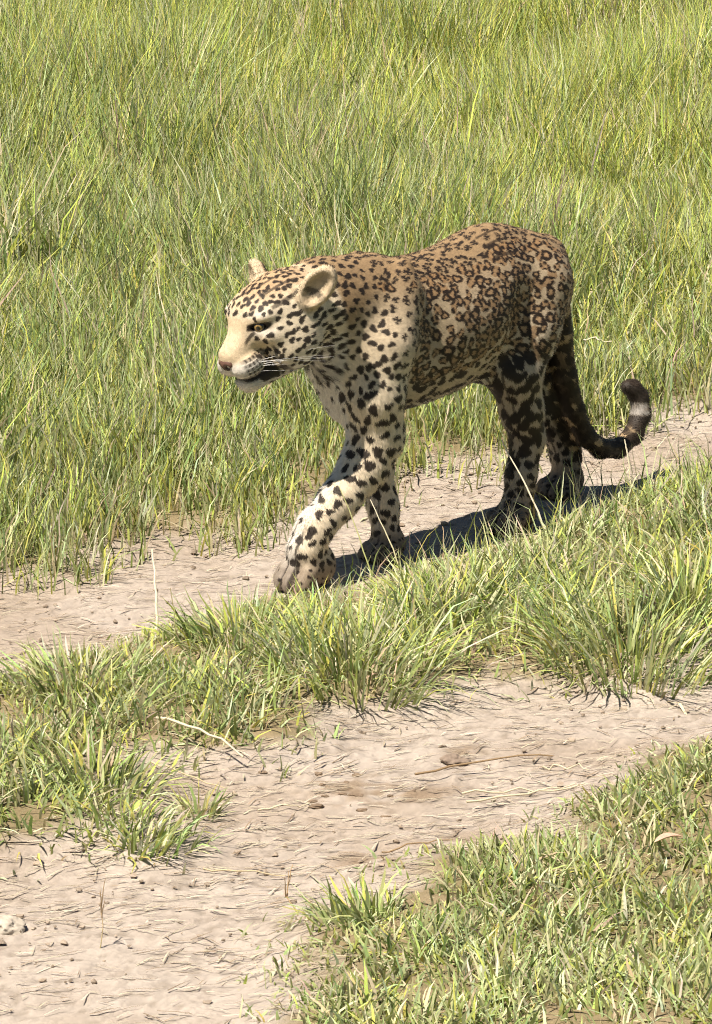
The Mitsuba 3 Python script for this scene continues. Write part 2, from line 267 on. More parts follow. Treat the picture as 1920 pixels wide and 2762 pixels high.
def paw(p, c, yaw, s=1.0, zs=1.0):
    cy, sy = np.cos(yaw), np.sin(yaw)
    R = np.array([[cy,-sy,0],[sy,cy,0],[0,0,1]])
    q = (p - np.asarray(c)) @ R / np.array([s, s, s * zs])
    d = ell(q, (-.012, 0, .033), (.046, .038, .034)); t = None
    for l, x in ((-.0345, .036), (-.0120, .052), (.0120, .052), (.0345, .036)):
        e = smin(cone(q, (x - .042, l * .75, .038), (x - .008, l, .027), .0135, .0145), cone(q, (x - .008, l, .027), (x + .004, l * 1.02, .0155), .0140, .0150), .004)
        t = e if t is None else smin(t, e, .0015)
    d = smin(d, t, .007)
    return smax(d, -q[:, 2], .006) * s
FORE_NEAR = [((.25,.062,.600),.052),((.315,.074,.500),.070),((.335,.070,.395),.063),((.315,.060,.300),.058),((.350,.052,.238),.050),((.425,.046,.180),.041),((.500,.040,.132),.037),((.528,.034,.088),.039)]
FORE_FAR = [((.22,-.055,.600),.05),((.240,-.052,.490),.062),((.222,-.050,.380),.054),((.208,-.044,.300),.046),((.199,-.030,.205),.035),((.191,-.016,.115),.031),((.190,-.010,.062),.031)]
HIND_NEAR = [((-.275,.044,.540),.078),((-.220,.052,.450),.080),((-.178,.062,.365),.060),((-.205,.064,.272),.046),((-.232,.060,.205),.037),((-.212,.058,.125),.032),((-.200,.057,.055),.034)]
HIND_FAR = [((-.275,-.050,.540),.08),((-.300,-.068,.440),.085),((-.365,-.080,.340),.066),((-.455,-.072,.230),.050),((-.535,-.068,.155),.038),((-.553,-.066,.095),.032),((-.560,-.065,.052),.032)]
TAIL = [((-.37,.0,.585),.05),((-.408,.0,.510),.036),((-.430,.0,.400),.029),((-.455,.0,.300),.0265),((-.490,.0,.218),.0240),((-.536,.0,.150),.0220),((-.597,.0,.110),.0205),((-.668,.0,.098),.0200),((-.728,.0,.120),.0200),((-.764,-.004,.162),.0205),((-.766,-.012,.200),.0200),((-.752,-.020,.222),.0185),((-.737,-.024,.228),.015)]
EAR = {1: ((-.040, .082, .060), (-.62, .42, .62), (.60, .78, .30), .98), -1: ((-.026, -.074, .060), (-.50, -.70, .42), (.78, -.50, .20), .90)}
def ear_frame(s):
    c, ax, op, k = EAR[s]
    ax = np.array(ax) / np.linalg.norm(ax); op = np.array(op) - ax * (np.array(op) @ ax); op /= np.linalg.norm(op)
    return np.array(c), np.stack([op, np.cross(ax, op), ax], 1), k
def ear(q, s):
    c, R, k = ear_frame(s)
    d = ell(q, c, np.array((.022, .0275, .0465)) * k, R)
    return smax(d, -ell(q, c + R[:, 0] * .0205 * k, np.array((.026, .0240, .0425)) * k, R), .004)
def head(p):
    q = head_local(p)
    d = ell(q, (-.002, 0, .018), (.090, .071, .070))
    d = smin(d, ell(q, (.055, 0, .034), (.046, .050, .040)), .03)
    for s in (1, -1):
        d = smin(d, ell(q, (.012, s * .045, -.036), (.060, .038, .050)), .03)
        d = smin(d, ell(q, (.062, s * .040, .043), (.026, .018, .010)), .014)     # brow
        d = smin(d, ell(q, (.052, s * .047, .002), (.034, .018, .018)), .016)     # cheek bone
    d = smin(d, cone(q, (.055, 0, .022), (.128, 0, -.020), .036, .0255), .022)
    jaw = smin(cone(q, (.0, 0, -.070), (.098, 0, -.083), .036, .021), ell(q, (.108, 0, -.081), (.018, .022, .017)), .012)
    for s in (1, -1):
        d = smin(d, ell(q, (.111, s * .019, -.042), (.037, .027, .025)), .010)
    d = smin(d, jaw, .006)
    for s in (1, -1):
        d = smax(d, -ell(q, (.085, s * .0405, .026), (.0145, .0155, .0062)), .006)     # eye socket
        d = smax(d, -cone(q, (.055, s * .046, -.066), (.118, s * .022, -.068), .0045, .004), .004)   # mouth line
        d = smin(d, ear(q, s), .012)
    return d * HEAD_S
PAW_AT = (((( .508, .030, .0), -.25, 1.10, 1.35), 1), (((.196, -.004, .0), .05, .92, 1.05), 1), (((-.183, .057, .0), .0, 1.05, 1.1), 0), (((-.546, -.066, .0), .05, 1.0, 1.0), 0))
def body_sdf(p):
    d = torso(p)
    d = smin(d, ell(p, (-.278, .042, .525), (.105, .056, .115)), .04)
    d = smin(d, ell(p, (-.278, -.042, .525), (.105, .056, .115)), .04)
    d = smin(d, chain(p, [((.28, 0, .582), .092), ((.41, -.010, .597), .090), ((.50, -.018, .600), .080)], .03), .05)
    d = smin(d, cone(p, (.36, 0, .46), (.33, 0, .38), .062, .055), .04)
    d = smin(d, head(p), .022)
    for s in (1, -1):
        d = smin(d, cone(p, (.225, s * .062, .655), (.325, s * .098, .480), .020, .026), .022)         # spine of the shoulder blade
        d = smax(d, -ell(p, (.175, s * .165, .500), (.035, .045, .12)), .05)                           # hollow behind the shoulder
        d = smax(d, -ell(p, (-.140, s * .160, .470), (.050, .050, .10)), .05)                          # hollow of the flank
        d = smin(d, cone(p, (-.10, s * .040, .372), (-.185, s * .072, .360), .022, .026), .03)         # skin fold to the thigh
    for c, pw, k in ((FORE_NEAR, ((.508, .030, .0), -.25, 1.10, 1.35), .028), (FORE_FAR, ((.196, -.004, .0), .05, .92, 1.05), .028),
                  (HIND_NEAR, ((-.183, .057, .0), .0, 1.05, 1.1), .035), (HIND_FAR, ((-.546, -.066, .0), .05, 1.0, 1.0), .035)):
        g = smin(chain(p, c, .02), paw(p, *pw), .016)
        d = smin(d, g, k)
    return smin(d, chain(p, TAIL, .012), .02)
def surface_nets(lo, hi, h, sdf):
    lo = np.asarray(lo, float); n = np.ceil((np.asarray(hi) - lo) / h / 4).astype(int) * 4 + 1
    ax = [lo[i] + h * np.arange(n[i]) for i in range(3)]
    nc = (n - 1) // 4 + 1
    G = np.stack(np.meshgrid(*[a[::4] for a in ax], indexing='ij'), -1).reshape(-1, 3)
    co = sdf(G).reshape(nc)
    near = np.abs(co) < 4 * h * 1.9 + .03

    near = np.repeat(np.repeat(np.repeat(near, 4, 0), 4, 1), 4, 2)
    near = np.roll(near, (-2, -2, -2), (0, 1, 2))[:n[0], :n[1], :n[2]]
    near = np.pad(near, [(0, n[i] - near.shape[i]) for i in range(3)])
    V = np.repeat(np.repeat(np.repeat(co, 4, 0), 4, 1), 4, 2); V = np.roll(V, (-2, -2, -2), (0, 1, 2))[:n[0], :n[1], :n[2]].astype(np.float32)
    I = np.argwhere(near)
    for s in range(0, len(I), 400000):
        J = I[s:s + 400000]; V[tuple(J.T)] = sdf(lo + J * h)
    neg = V < 0
    cells = np.zeros(np.array(V.shape) - 1, bool); S = None
    cnt = sum(neg[a:neg.shape[0]-1+a, b:neg.shape[1]-1+b, c:neg.shape[2]-1+c].astype(np.int8) for a in (0,1) for b in (0,1) for c in (0,1))
    C = np.argwhere((cnt > 0) & (cnt < 8)); idx = -np.ones(cnt.shape, int); idx[tuple(C.T)] = np.arange(len(C))
    acc = np.zeros((len(C), 3)); m = np.zeros(len(C))
    for a in range(3):
        for b in (0, 1):
            for c in (0, 1):
                o0 = np.zeros(3, int); o0[(a + 1) % 3] = b; o0[(a + 2) % 3] = c; o1 = o0.copy(); o1[a] = 1
                v0, v1 = V[tuple((C + o0).T)], V[tuple((C + o1).T)]
                x = (v0 < 0) != (v1 < 0); t = np.where(x, v0 / np.where(x, v0 - v1, 1), 0)
                acc += np.where(x[:, None], o0 + t[:, None] * (o1 - o0), 0); m += x
    verts = lo + h * (C + acc / m[:, None])
    F = []
    for a in range(3):
        b, c = (a + 1) % 3, (a + 2) % 3
        s0 = [slice(1, -1)] * 3; s0[a] = slice(0, -1); s1 = list(s0); s1[a] = slice(1, None)
        A, B = neg[tuple(s0)], neg[tuple(s1)]
        E = np.argwhere(A != B); flip = ~A[tuple(E.T)]
        E = E + np.array([0 if i == a else 1 for i in range(3)])
        eb, ec = np.eye(3, dtype=int)[b], np.eye(3, dtype=int)[c]
        q = np.stack([idx[tuple((E - eb - ec).T)], idx[tuple((E - ec).T)], idx[tuple(E.T)], idx[tuple((E - eb).T)]], 1)
        q[flip] = q[flip][:, ::-1]; F.append(q)
    F = np.vstack(F); F = F[(F >= 0).all(1)]
    return trimesh.Trimesh(verts, np.vstack([F[:, [0, 1, 2]], F[:, [0, 2, 3]]]), process=False)
def leopard_body(h=.0035):
    m = surface_nets((-.83, -.24, -.015), (.80, .24, .78), h, body_sdf)
    parts = m.split(only_watertight=False)
    m = max(parts, key=lambda x: len(x.faces))
    trimesh.smoothing.filter_taubin(m, lamb=.5, nu=.53, iterations=4)
    return m
# ---------------------------------------------------------------- the coat: spots and rosettes laid out over the skin
def seg_dist(p, pts):
    best = np.full(len(p), 9.0)
    for (a, _), (b, _) in zip(pts[:-1], pts[1:]):
        a, b = np.array(a), np.array(b); ab = b - a; t = np.clip(((p - a) @ ab) / (ab @ ab), 0, 1)
        best = np.minimum(best, np.linalg.norm(p - a - t[:, None] * ab, axis=1))
    return best
def regions(p, n):
    q = head_local(p)
    r = {}
    r['q'] = q
    r['head'] = ss(-.105, -.085, q[:, 0]) * ss(.20, .15, np.linalg.norm(q, axis=1)) * ss(.40, .43, p[:, 0])
    r['tail'] = ss(.062, .045, seg_dist(p, TAIL[1:])) * ss(-.385, -.405, p[:, 0])
    fore = ss(.10, .075, np.minimum(seg_dist(p, FORE_NEAR[2:]), seg_dist(p, FORE_FAR[2:]))) * ss(.47, .36, p[:, 2])
    hind = ss(.10, .08, np.minimum(seg_dist(p, HIND_NEAR[2:]), seg_dist(p, HIND_FAR[2:]))) * ss(.47, .34, p[:, 2])
    low = ss(.16, .12, p[:, 2]); r['leg'] = np.maximum(np.maximum(fore, hind), low) * (1 - r['tail']); fore = np.where(low > .5, (p[:, 0] > 0) * 1.0, fore); r['fore'] = fore
    zc, hz, hw = TORSO_I(np.clip(p[:, 0], TORSO[0, 0], TORSO[-1, 0])).T
    r['up'] = (p[:, 2] - zc) / np.maximum(hz, .05)
    return r
def base_coat(p, n, r):
    back, flank, cream, white = (np.array(c) for c in ((.218, .150, .082), (.345, .275, .185), (.58, .50, .37), (.54, .51, .45)))
    u = r['up'][:, None]
    c = flank + (back - flank) * ss(.35, .95, u); c = c + (np.array([.40, .335, .245]) - c) * ss(-.05, -.5, u); c = c + (white - c) * ss(-.80, -1.02, u)
    lg = r['leg'][:, None]; legc = cream + (np.array([.37, .31, .23]) - cream) * ss(.3, .1, r['fore'][:, None])  # hind legs tan, and darkened further: their shade is put into the coat
    legc = legc + (white - legc) * (.55 * ss(.1, .3, r['fore'][:, None]) * ss(.2, 0, (n * np.array([0, 1, 0])).sum(1, keepdims=True) * np.sign(p[:, 1:2] + 1e-9)))
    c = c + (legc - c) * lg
    sh = (ss(.26, .34, p[:, 0]) * ss(.62, .42, p[:, 2]))[:, None]; c = c + (cream - c) * sh * .8                       # shoulder front and chest
    ch = (ss(.30, .37, p[:, 0]) * ss(.055, .03, np.abs(p[:, 1])) * ss(.50, .44, p[:, 2]))[:, None]; c = c + (white - c) * ch
    tl = r['tail'][:, None]; tc = np.array([.40, .29, .165]) + (white - np.array([.40, .29, .165])) * ss(-.56, -.66, p[:, 0:1]) * ss(.2, -.3, n[:, 2:3] - n[:, 0:1]) * .6
    c = c + (tc - c) * tl
    dust_and_shade = (r['leg'] * ss(.095, .045, p[:, 2]))[:, None]; c = c + (np.array([.115, .083, .057]) - c) * dust_and_shade * .8  # dusty brown fore paws; on the hind paws it also paints in shade
    q = r['q']; hd = r['head'][:, None]; top = np.array([.36, .255, .15]); mz = np.array([.47, .375, .245])
    h = cream + (top - cream) * ss(.045, .085, q[:, 2:3]); h = h + (white * .97 - h) * ss(-.045, -.075, q[:, 2:3])
    bridge = (ss(.060, .085, q[:, 0]) * ss(-.040, -.020, q[:, 2]))[:, None]; h = h + (mz - h) * bridge * .9
    pad = (ss(.085, .10, q[:, 0]) * ss(-.020, -.036, q[:, 2]))[:, None]; h = h + (white * .95 - h) * pad
    eye = np.stack([.082 + 0 * q[:, 0], np.sign(q[:, 1]) * .044, .030 + 0 * q[:, 0]], 1)
    de = (q - eye) / np.array([1, 1, 1.0])
    under = np.exp(-(((de[:, 0] + .002) / .02) ** 2 + ((de[:, 2] + .016) / .008) ** 2))[:, None]; h = h + (white - h) * under * .8
    over = np.exp(-(((de[:, 0] + .002) / .02) ** 2 + ((de[:, 2] - .020) / .007) ** 2))[:, None]; h = h + (white - h) * over * .6
    for s in (1, -1):
        ce, R, k = ear_frame(s); e = (q - ce) @ R / k; cup = (np.linalg.norm(e / np.array([.035, .046, .054]), axis=1) < 1) & (e[:, 0] > -.007); h[cup] = np.array([.47, .39, .27])
    return c + (h - c) * hd
def marks_and_shade(p, n, r):
    """How black the face's own markings are (eye rims and tear lines, lips, whisker rows, ear backs), plus shade painted in the mouth, the ear folds and between the toes."""
    q = r['q']; a = np.zeros(len(p)); ay = np.abs(q[:, 1])
    ex, ez = q[:, 0] - .085, q[:, 2] - .028
    a = np.maximum(a, ss(1.25, .85, np.sqrt((ex / .020) ** 2 + (ez / .0085) ** 2)) * (ay > .026))                    # rim
    t = np.clip((q[:, 0] - .092) / .022, 0, 1); tz = .020 - .020 * t
    a = np.maximum(a, ss(.0055, .003, np.abs(q[:, 2] - tz)) * ss(.088, .093, q[:, 0]) * ss(.118, .108, q[:, 0]) * ss(.016, .022, ay) * .9)   # tear line
    lip = ss(.0075, .0045, np.abs(q[:, 2] + .0665 + .05 * np.maximum(q[:, 0] - .11, 0))) * ss(.045, .06, q[:, 0]) * ss(.145, .13, q[:, 0]); a = np.maximum(a, lip)
    low = ss(-.064, -.067, q[:, 2]) * ss(-.092, -.086, q[:, 2] - .012 * ss(.085, .10, q[:, 0])) * ss(.040, .055, q[:, 0]) * ss(.128, .120, q[:, 0]); a = np.maximum(a, low)          # dark lower lip, with the shadow of the mouth painted in
    for k in range(5):
        zz = -.024 - .0082 * k; row = ss(.0038, .0022, np.abs(q[:, 2] - zz + .12 * (q[:, 0] - .11))) * ss(.080, .088, q[:, 0]) * ss(.140, .130, q[:, 0]) * ss(.010, .016, ay)
        a = np.maximum(a, row * (.75 + .25 * np.sin(q[:, 0] * 700 + k * 2)))
    for s in (1, -1):
        c, R, k = ear_frame(s); e = (q - c) @ R / k; inside = np.linalg.norm(e / np.array([.035, .046, .054]), axis=1) < 1
        back = inside * ss(-.006, -.014, e[:, 0]) * ss(-.015, -.002, e[:, 2]); a = np.maximum(a, back * (1 - .9 * ss(.012, .006, np.hypot(e[:, 1], e[:, 2] - .012))))
        fold = inside * ss(.0075, .0045, np.abs(e[:, 2] + .012 - .15 * e[:, 1] * s)) * ss(.012, .004, e[:, 0]) * ss(.022, .016, np.abs(e[:, 1])); a = np.maximum(a, fold * .75)  # dark slit across the ear cup: shade of the fold, painted in
    a = a * r['head']
    for (c, yaw, sc, zs), fwd in PAW_AT:
        cy, sy = np.cos(yaw), np.sin(yaw); e = ((p - np.asarray(c)) @ np.array([[cy, -sy, 0], [sy, cy, 0], [0, 0, 1]])) / np.array([sc, sc, sc * zs])
        l_ = np.minimum(np.minimum(np.abs(e[:, 1]), np.abs(e[:, 1] - .0235)), np.abs(e[:, 1] + .0235))
        a = np.maximum(a, .8 * ss(.0034, .0018, l_) * ss(.020, .034, e[:, 0]) * ss(.11, .10, e[:, 0]) * ss(.06, .05, np.abs(e[:, 1])))  # creases between the toes, their shade drawn into the coat colour
    return a
def spot_plan(p, n):
    """(spacing, radius, how much of a rosette, stretch) at each point; a radius of 0 means no spots."""
    r = regions(p, n); q = r['q']; N = len(p)
    sp, ra, ro, el = np.full(N, .0226), np.full(N, .0131), np.ones(N), np.full(N, 1.2)
    def at(m, s, a, o, e):
        sp[m], ra[m], ro[m], el[m] = s, a, o, e
    at(r['up'] > .80, .0225, .0100, .35, 1.5)
    at((p[:, 0] > .24) & (p[:, 2] < .62), .0235, .0098, .30, 1.2)
    at(p[:, 0] > .33, .0205, .0078, .0, 1.35)
    at((n[:, 2] < -.45) & (r['leg'] < .5) & (r['up'] < -.5), .030, .0125, 0, 1.2)
    at(r['leg'] > .5, .0265, .0104, .0, 1.4)
    at((r['leg'] > .5) & (r['fore'] < .5), .0275, .0138, .0, 1.3)
    at((r['leg'] > .5) & (p[:, 2] < .13), .0225, .0092, 0, 1.3)
    at((r['leg'] > .5) & (p[:, 2] < .055), .015, .0040, 0, 1.1)
    at((p[:, 0] > .32) & (np.abs(p[:, 1]) < .035) & (p[:, 2] < .47), .034, .006, 0, 1.2)
    at(r['tail'] > .5, .027, .0150, 0, 1.1)
    hd = r['head'] > .5
    at(hd, .0158, .0064, 0, 1.2); at(hd & (q[:, 2] > .06), .0138, .0060, 0, 1.35); at(hd & (q[:, 0] < .02) & (q[:, 2] < .03), .0185, .0078, 0, 1.7)
    ears = np.zeros(N, bool)
    for s in (1, -1):
        c, R, k = ear_frame(s); e = (q - c) @ R / k; ears |= np.linalg.norm(e / np.array([.036, .047, .055]), axis=1) < 1
    plain = hd & (ears | ((q[:, 0] > .080) & (q[:, 2] > -.03) & (q[:, 2] < .030 - .35 * np.maximum(np.abs(q[:, 1]) - .02, 0)) & (np.abs(q[:, 1]) < .034)) | ((q[:, 0] > .10) & (q[:, 2] > -.03)) | ((q[:, 0] > .075) & (q[:, 2] <= -.03)) | ((np.abs(q[:, 0] - .085) < .022) & (np.abs(q[:, 2] - .026) < .016)))
    ra[plain] = 0; sp[plain] = .03
    return sp, ra, ro, el
class Coat:
    def __init__(self, v, n, seed=3):
        rng = np.random.default_rng(seed); order = rng.permutation(len(v))[:26000]
        P, Nn = v[order], n[order]; sp, ra, ro, el = spot_plan(P, Nn)
        taken = np.zeros((6000, 3)); tr = np.zeros(6000); m = 0; keep = []
        for i in range(len(P)):
            d = taken[:m] - P[i]
            if m == 0 or not np.any((d * d).sum(1) < (np.minimum(sp[i], tr[:m]) * .5 + sp[i] * .5) ** 2 * .78):
                taken[m] = P[i]; tr[m] = sp[i]; m += 1; keep.append(i)
        k = np.array(keep); k = k[ra[k] > 0]
        self.c, self.n, self.ra, self.ro, self.el = P[k], Nn[k], ra[k] * rng.uniform(.8, 1.22, len(k)), ro[k], el[k]
        flow = np.where((np.abs(self.n[:, 0]) > .9)[:, None], [0, 0, 1.0], [1.0, 0, -.25]) + rng.normal(size=(len(k), 3)) * .35
        leg = self.c[:, 2] < .30; flow[leg] = np.array([.8, .3, .35]) + rng.normal(size=(leg.sum(), 3)) * .3
        self.t = flow - self.n * (flow * self.n).sum(1, keepdims=True); self.t /= np.linalg.norm(self.t, axis=1, keepdims=True)
        self.b = np.cross(self.n, self.t); self.ph = rng.uniform(0, 2 * np.pi, (len(k), 3)); self.g = rng.integers(2, 5, len(k))
        self.tree = cKDTree(self.c)
        print('spots', len(k))
    def __call__(self, p, n):
        r = regions(p, n); col = base_coat(p, n, r)
        w = (np.stack([meshkit.noise(p * 95 + 7 * i, 70 + i) for i in range(3)], 1) - .5) * .0042
        _, I = self.tree.query(p, k=5); dark = marks_and_shade(p, n, r); inner = np.zeros(len(p))
        for j in range(5):
            i = I[:, j]; d = p + w * np.minimum(1, self.ra[i] / .012)[:, None] - self.c[i]
            x, y = (d * self.t[i]).sum(1) / np.sqrt(self.el[i]), (d * self.b[i]).sum(1) * np.sqrt(self.el[i]); th = np.arctan2(y, x); rho = np.sqrt(x * x + y * y + .3 * (d * self.n[i]).sum(1) ** 2)
            R = self.ra[i] * (1 + .16 * np.cos(2 * th + self.ph[i, 0]) + .12 * np.cos(3 * th + self.ph[i, 1])); e = .0011
            facing = ((n * self.n[i]).sum(1) > .2)
            solid = ss(R + e, R - e, rho)
            hole = R * (.44 + .08 * np.cos(3 * th + self.ph[i, 2])); gap = ss(.35, .7, np.cos(self.g[i] * th + self.ph[i, 2]))
            ring = solid * ss(hole - e, hole + e, rho) * (1 - .9 * gap * ss(-.3, .0, np.sin(self.ph[i, 1] * 3)))
            rs = self.ro[i] > .6; part = (self.ro[i] > .1) & ~rs
            a = np.where(rs, ring, np.where(part, solid * (1 - .8 * gap * ss(.2, .5, rho / R)), solid))
            dark = np.maximum(dark, a * facing); inner = np.maximum(inner, np.where(rs, solid * facing, 0))
        al = np.clip((p[:, 2] - .10) / .12, 0, 1); tipz = r['tail'] * ss(-.70, -.72, p[:, 0])
        patch = (.45 + .8 * meshkit.noise(p * 130, 97)).clip(0, 1) * tipz * ss(.162, .168, p[:, 2]) * ss(.196, .190, p[:, 2]) * ss(-.1, .25, n[:, 0])
        dark = np.maximum(dark, tipz * ss(.10, .115, p[:, 2])) * (1 - .75 * patch); col = col + (np.array([.36, .34, .31]) - col) * patch[:, None]
        dark = np.maximum(dark, r['tail'] * (1 - tipz) * .92 * ss(.46, .30, p[:, 2]) * ss(.30, .40, meshkit.noise(p * np.array([60, 60, 60]), 95)))
        center = np.array([.23, .135, .062]); col = col + (center - col) * (inner * .75)[:, None]
        col = col * (.86 + .28 * meshkit.noise(p * 160, 90))[:, None]
        return np.clip(col + (np.array([.012, .008, .006]) - col) * (dark * .97)[:, None], .004, .95)
def flow_dir(p, n):
    """Which way the hair lies."""
    r = regions(p, n); f = np.tile([-.9, 0, -.35], (len(p), 1)); lg = r['leg'][:, None]; f = f * (1 - lg) + lg * np.array([-.15, 0, -1.0])
    hq = np.stack([-1.0 + 0 * p[:, 0], np.sign(p[:, 1] + .02) * .5, .25 * np.sign(r['q'][:, 2])], 1) @ HEAD_R.T; hd = r['head'][:, None]; f = f * (1 - hd) + hd * hq
    tl = r['tail'][:, None]; f = f * (1 - tl) + tl * np.array([-.6, 0, -.5])
    f = f - n * (f * n).sum(1, keepdims=True); return f / np.maximum(np.linalg.norm(f, axis=1, keepdims=True), 1e-6), r
# ---------------------------------------------------------------- the leopard, placed on the far wheel track
FWD, LEFT = np.array([-0.6159, -0.7879, 0]), np.array([0.7879, -0.6159, 0])
ORIGIN = np.array([0.1891, 10.9576, 0.0])
def leo_world(p): return ORIGIN + p[:, 0:1] * FWD + p[:, 1:2] * LEFT + p[:, 2:3] * np.array([0, 0, 1.0])
def leo_dir(d): return d[:, 0:1] * FWD + d[:, 1:2] * LEFT + d[:, 2:3] * np.array([0, 0, 1.0])
def build_leopard():
    rng = np.random.default_rng(8)
    m = leopard_body(.0034); v, f = np.array(m.vertices), np.array(m.faces); n = np.array(m.vertex_normals)
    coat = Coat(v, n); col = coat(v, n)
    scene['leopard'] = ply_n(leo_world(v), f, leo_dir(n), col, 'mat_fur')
    tag('leopard', 'spotted leopard walking left along the far wheel track with lowered head and curled tail tip', 'leopard')
    # fur: one thin tapered hair each, lying back along the body
    area = m.area_faces; N = 420000
    cq = head_local(v[f].mean(1)); earf = np.zeros(len(f), bool)
    for s in (1, -1):
        c_, R_, k_ = ear_frame(s); earf |= np.linalg.norm(((cq - c_) @ R_ / k_) / np.array([.036, .047, .055]), axis=1) < 1
    area = area * np.where(earf, 5.0, np.where(np.linalg.norm(cq, axis=1) < .15, 1.7, 1.0)); fi = rng.choice(len(f), N, p=area / area.sum()); b = rng.dirichlet((1, 1, 1), N)
    p = (v[f[fi]] * b[:, :, None]).sum(1); nn = (n[f[fi]] * b[:, :, None]).sum(1); nn /= np.linalg.norm(nn, axis=1, keepdims=True)
    ok = p[:, 2] > .012; p, nn = p[ok], nn[ok]; N = len(p)
    fl, r = flow_dir(p, nn); fl = fl + rng.normal(size=(N, 3)) * .16
    ln = .0048 + .004 * ss(-.3, -.9, r['up']) - .0008 * r['leg'] - .0014 * r['head'] - .0008 * r['tail']; ln *= rng.uniform(.5, 1.3, N)
    ln *= np.where((p[:, 2] < .08) & (r['leg'] > .5), .45, 1)
    for s in (1, -1):
        c_, R_, k_ = ear_frame(s); e_ = (r['q'] - c_) @ R_ / k_; on = np.linalg.norm(e_ / np.array([.035, .046, .054]), axis=1) < 1; ln = np.where(on, rng.uniform(.002, .009, N), ln)
        cup = on & (e_[:, 0] > -.004); fl[cup] = (np.array([.15, -.2 * s, .5]) @ HEAD_R.T) + rng.normal(size=(cup.sum(), 3)) * .5
    ruff = (r['head'] > .5) & (r['q'][:, 0] < .0) & (r['q'][:, 2] < .0); ln = np.where(ruff, ln * 2.2, ln)
    side = np.cross(nn, fl); side /= np.linalg.norm(side, axis=1, keepdims=True) + 1e-9; w = .00075 * rng.uniform(.6, 1.3, N)
    tipd = fl * .90 + nn * (.26 + .14 * rng.normal(size=N))[:, None]; tipd /= np.linalg.norm(tipd, axis=1, keepdims=True)
    c = coat(p, nn) * rng.uniform(.85, 1.15, (N, 1))
    V = np.stack([p - side * w[:, None], p + side * w[:, None], p + tipd * ln[:, None]], 1).reshape(-1, 3)
    nr = np.repeat(nn, 3, 0) + .10 * rng.normal(size=(N, 1, 3)).repeat(3, 1).reshape(-1, 3); nr /= np.linalg.norm(nr, axis=1, keepdims=True)
    scene['leopard__fur'] = ply_n(leo_world(V), np.arange(3 * N).reshape(-1, 3), leo_dir(nr), np.clip(np.repeat(c, 3, 0), .003, .95), 'mat_fur')
    tag('leopard__fur', 'short spotted coat, tan above and cream below', kind='stuff')
    for k, s in enumerate((1, -1)):
        e = trimesh.creation.icosphere(3, .0125); q = e.vertices / .0125; d = q @ (np.array([.78, s * .60, -.12]) / np.linalg.norm([.78, .60, .12]))
        ec = np.where((d > .93)[:, None], [.004, .004, .004], np.where((d > .80)[:, None], [.26, .17, .05], [.010, .007, .005]))
        pos = leo_world(head_world(e.vertices + np.array([.0785, s * .0365, .027])))
        scene['leopard__eye' + ('', '_001')[k]] = mikit.ply((pos, e.faces), 'mat_eye', smooth=True, color=ec)
    g = trimesh.creation.icosphere(4, 1.0); q = np.array(g.vertices)
    q = q * np.array([.0135, .0190, .0140]); q[:, 1] *= 1 + 12 * q[:, 2] * .8; q[:, 0] *= 1 - .25 * (q[:, 2] < 0) * (-q[:, 2] / .0155)
    for s in (1, -1): q[:, 0] -= .0075 * np.exp(-(((q[:, 1] - s * .0085) / .0042) ** 2 + ((q[:, 2] + .0025) / .0042) ** 2)) * (q[:, 0] > 0)
    nc = np.tile([.115, .062, .046], (len(q), 1)) * (.8 + .4 * meshkit.noise(q * 500, 3))[:, None]
    hole = sum(np.exp(-(((q[:, 1] - s * .0085) / .0042) ** 2 + ((q[:, 2] + .0025) / .0045) ** 2)) for s in (1, -1))[:, None]; nc = nc * (1 - .8 * hole) * (1 - .75 * ss(.000, -.007, q[:, 2:3]))
    scene['leopard__nose'] = mikit.ply((leo_world(head_world(q + np.array([.1435, 0, -.0295]))), g.faces), 'mat_nose', smooth=True, color=nc)
    tag('leopard__nose', 'brown nose pad')
    k = 0
    for s in (1, -1):
        for i in range(7):
            row, j = divmod(i, 3); a = np.array([.112 - .010 * j, s * (.036 + .003 * j), -.036 - .0085 * row])
            d = np.array([-.80 + .08 * rng.normal(), s * (.55 + .08 * rng.normal()), -.02 - .10 * row + .06 * rng.normal()]); d /= np.linalg.norm(d); L = rng.uniform(.09, .135)
            t = np.linspace(0, 1, 7)[:, None]; pts = a + d * L * t + np.array([-.035, -s * .012, -.022]) * t ** 2
            rad = .00042 * (1 - .8 * t[:, 0]); ring = np.stack([np.cos(np.arange(4) * np.pi / 2), np.sin(np.arange(4) * np.pi / 2)], 1)
            u = np.cross(d, [0, 0, 1.0]); u /= np.linalg.norm(u); w2 = np.cross(d, u)
            W = (pts[:, None] + rad[:, None, None] * (ring[None, :, 0:1] * u + ring[None, :, 1:2] * w2)).reshape(-1, 3)
            F = np.array([(4 * m_ + o, 4 * m_ + (o + 1) % 4, 4 * m_ + 4 + (o + 1) % 4, 4 * m_ + 4 + o) for m_ in range(6) for o in range(4)])
            scene['leopard__whisker' + ('_%03d' % k if k else '')] = mikit.ply((leo_world(head_world(W)), F), 'mat_straw', smooth=True, color=np.full((len(W), 3), .62)); k += 1
build_leopard()
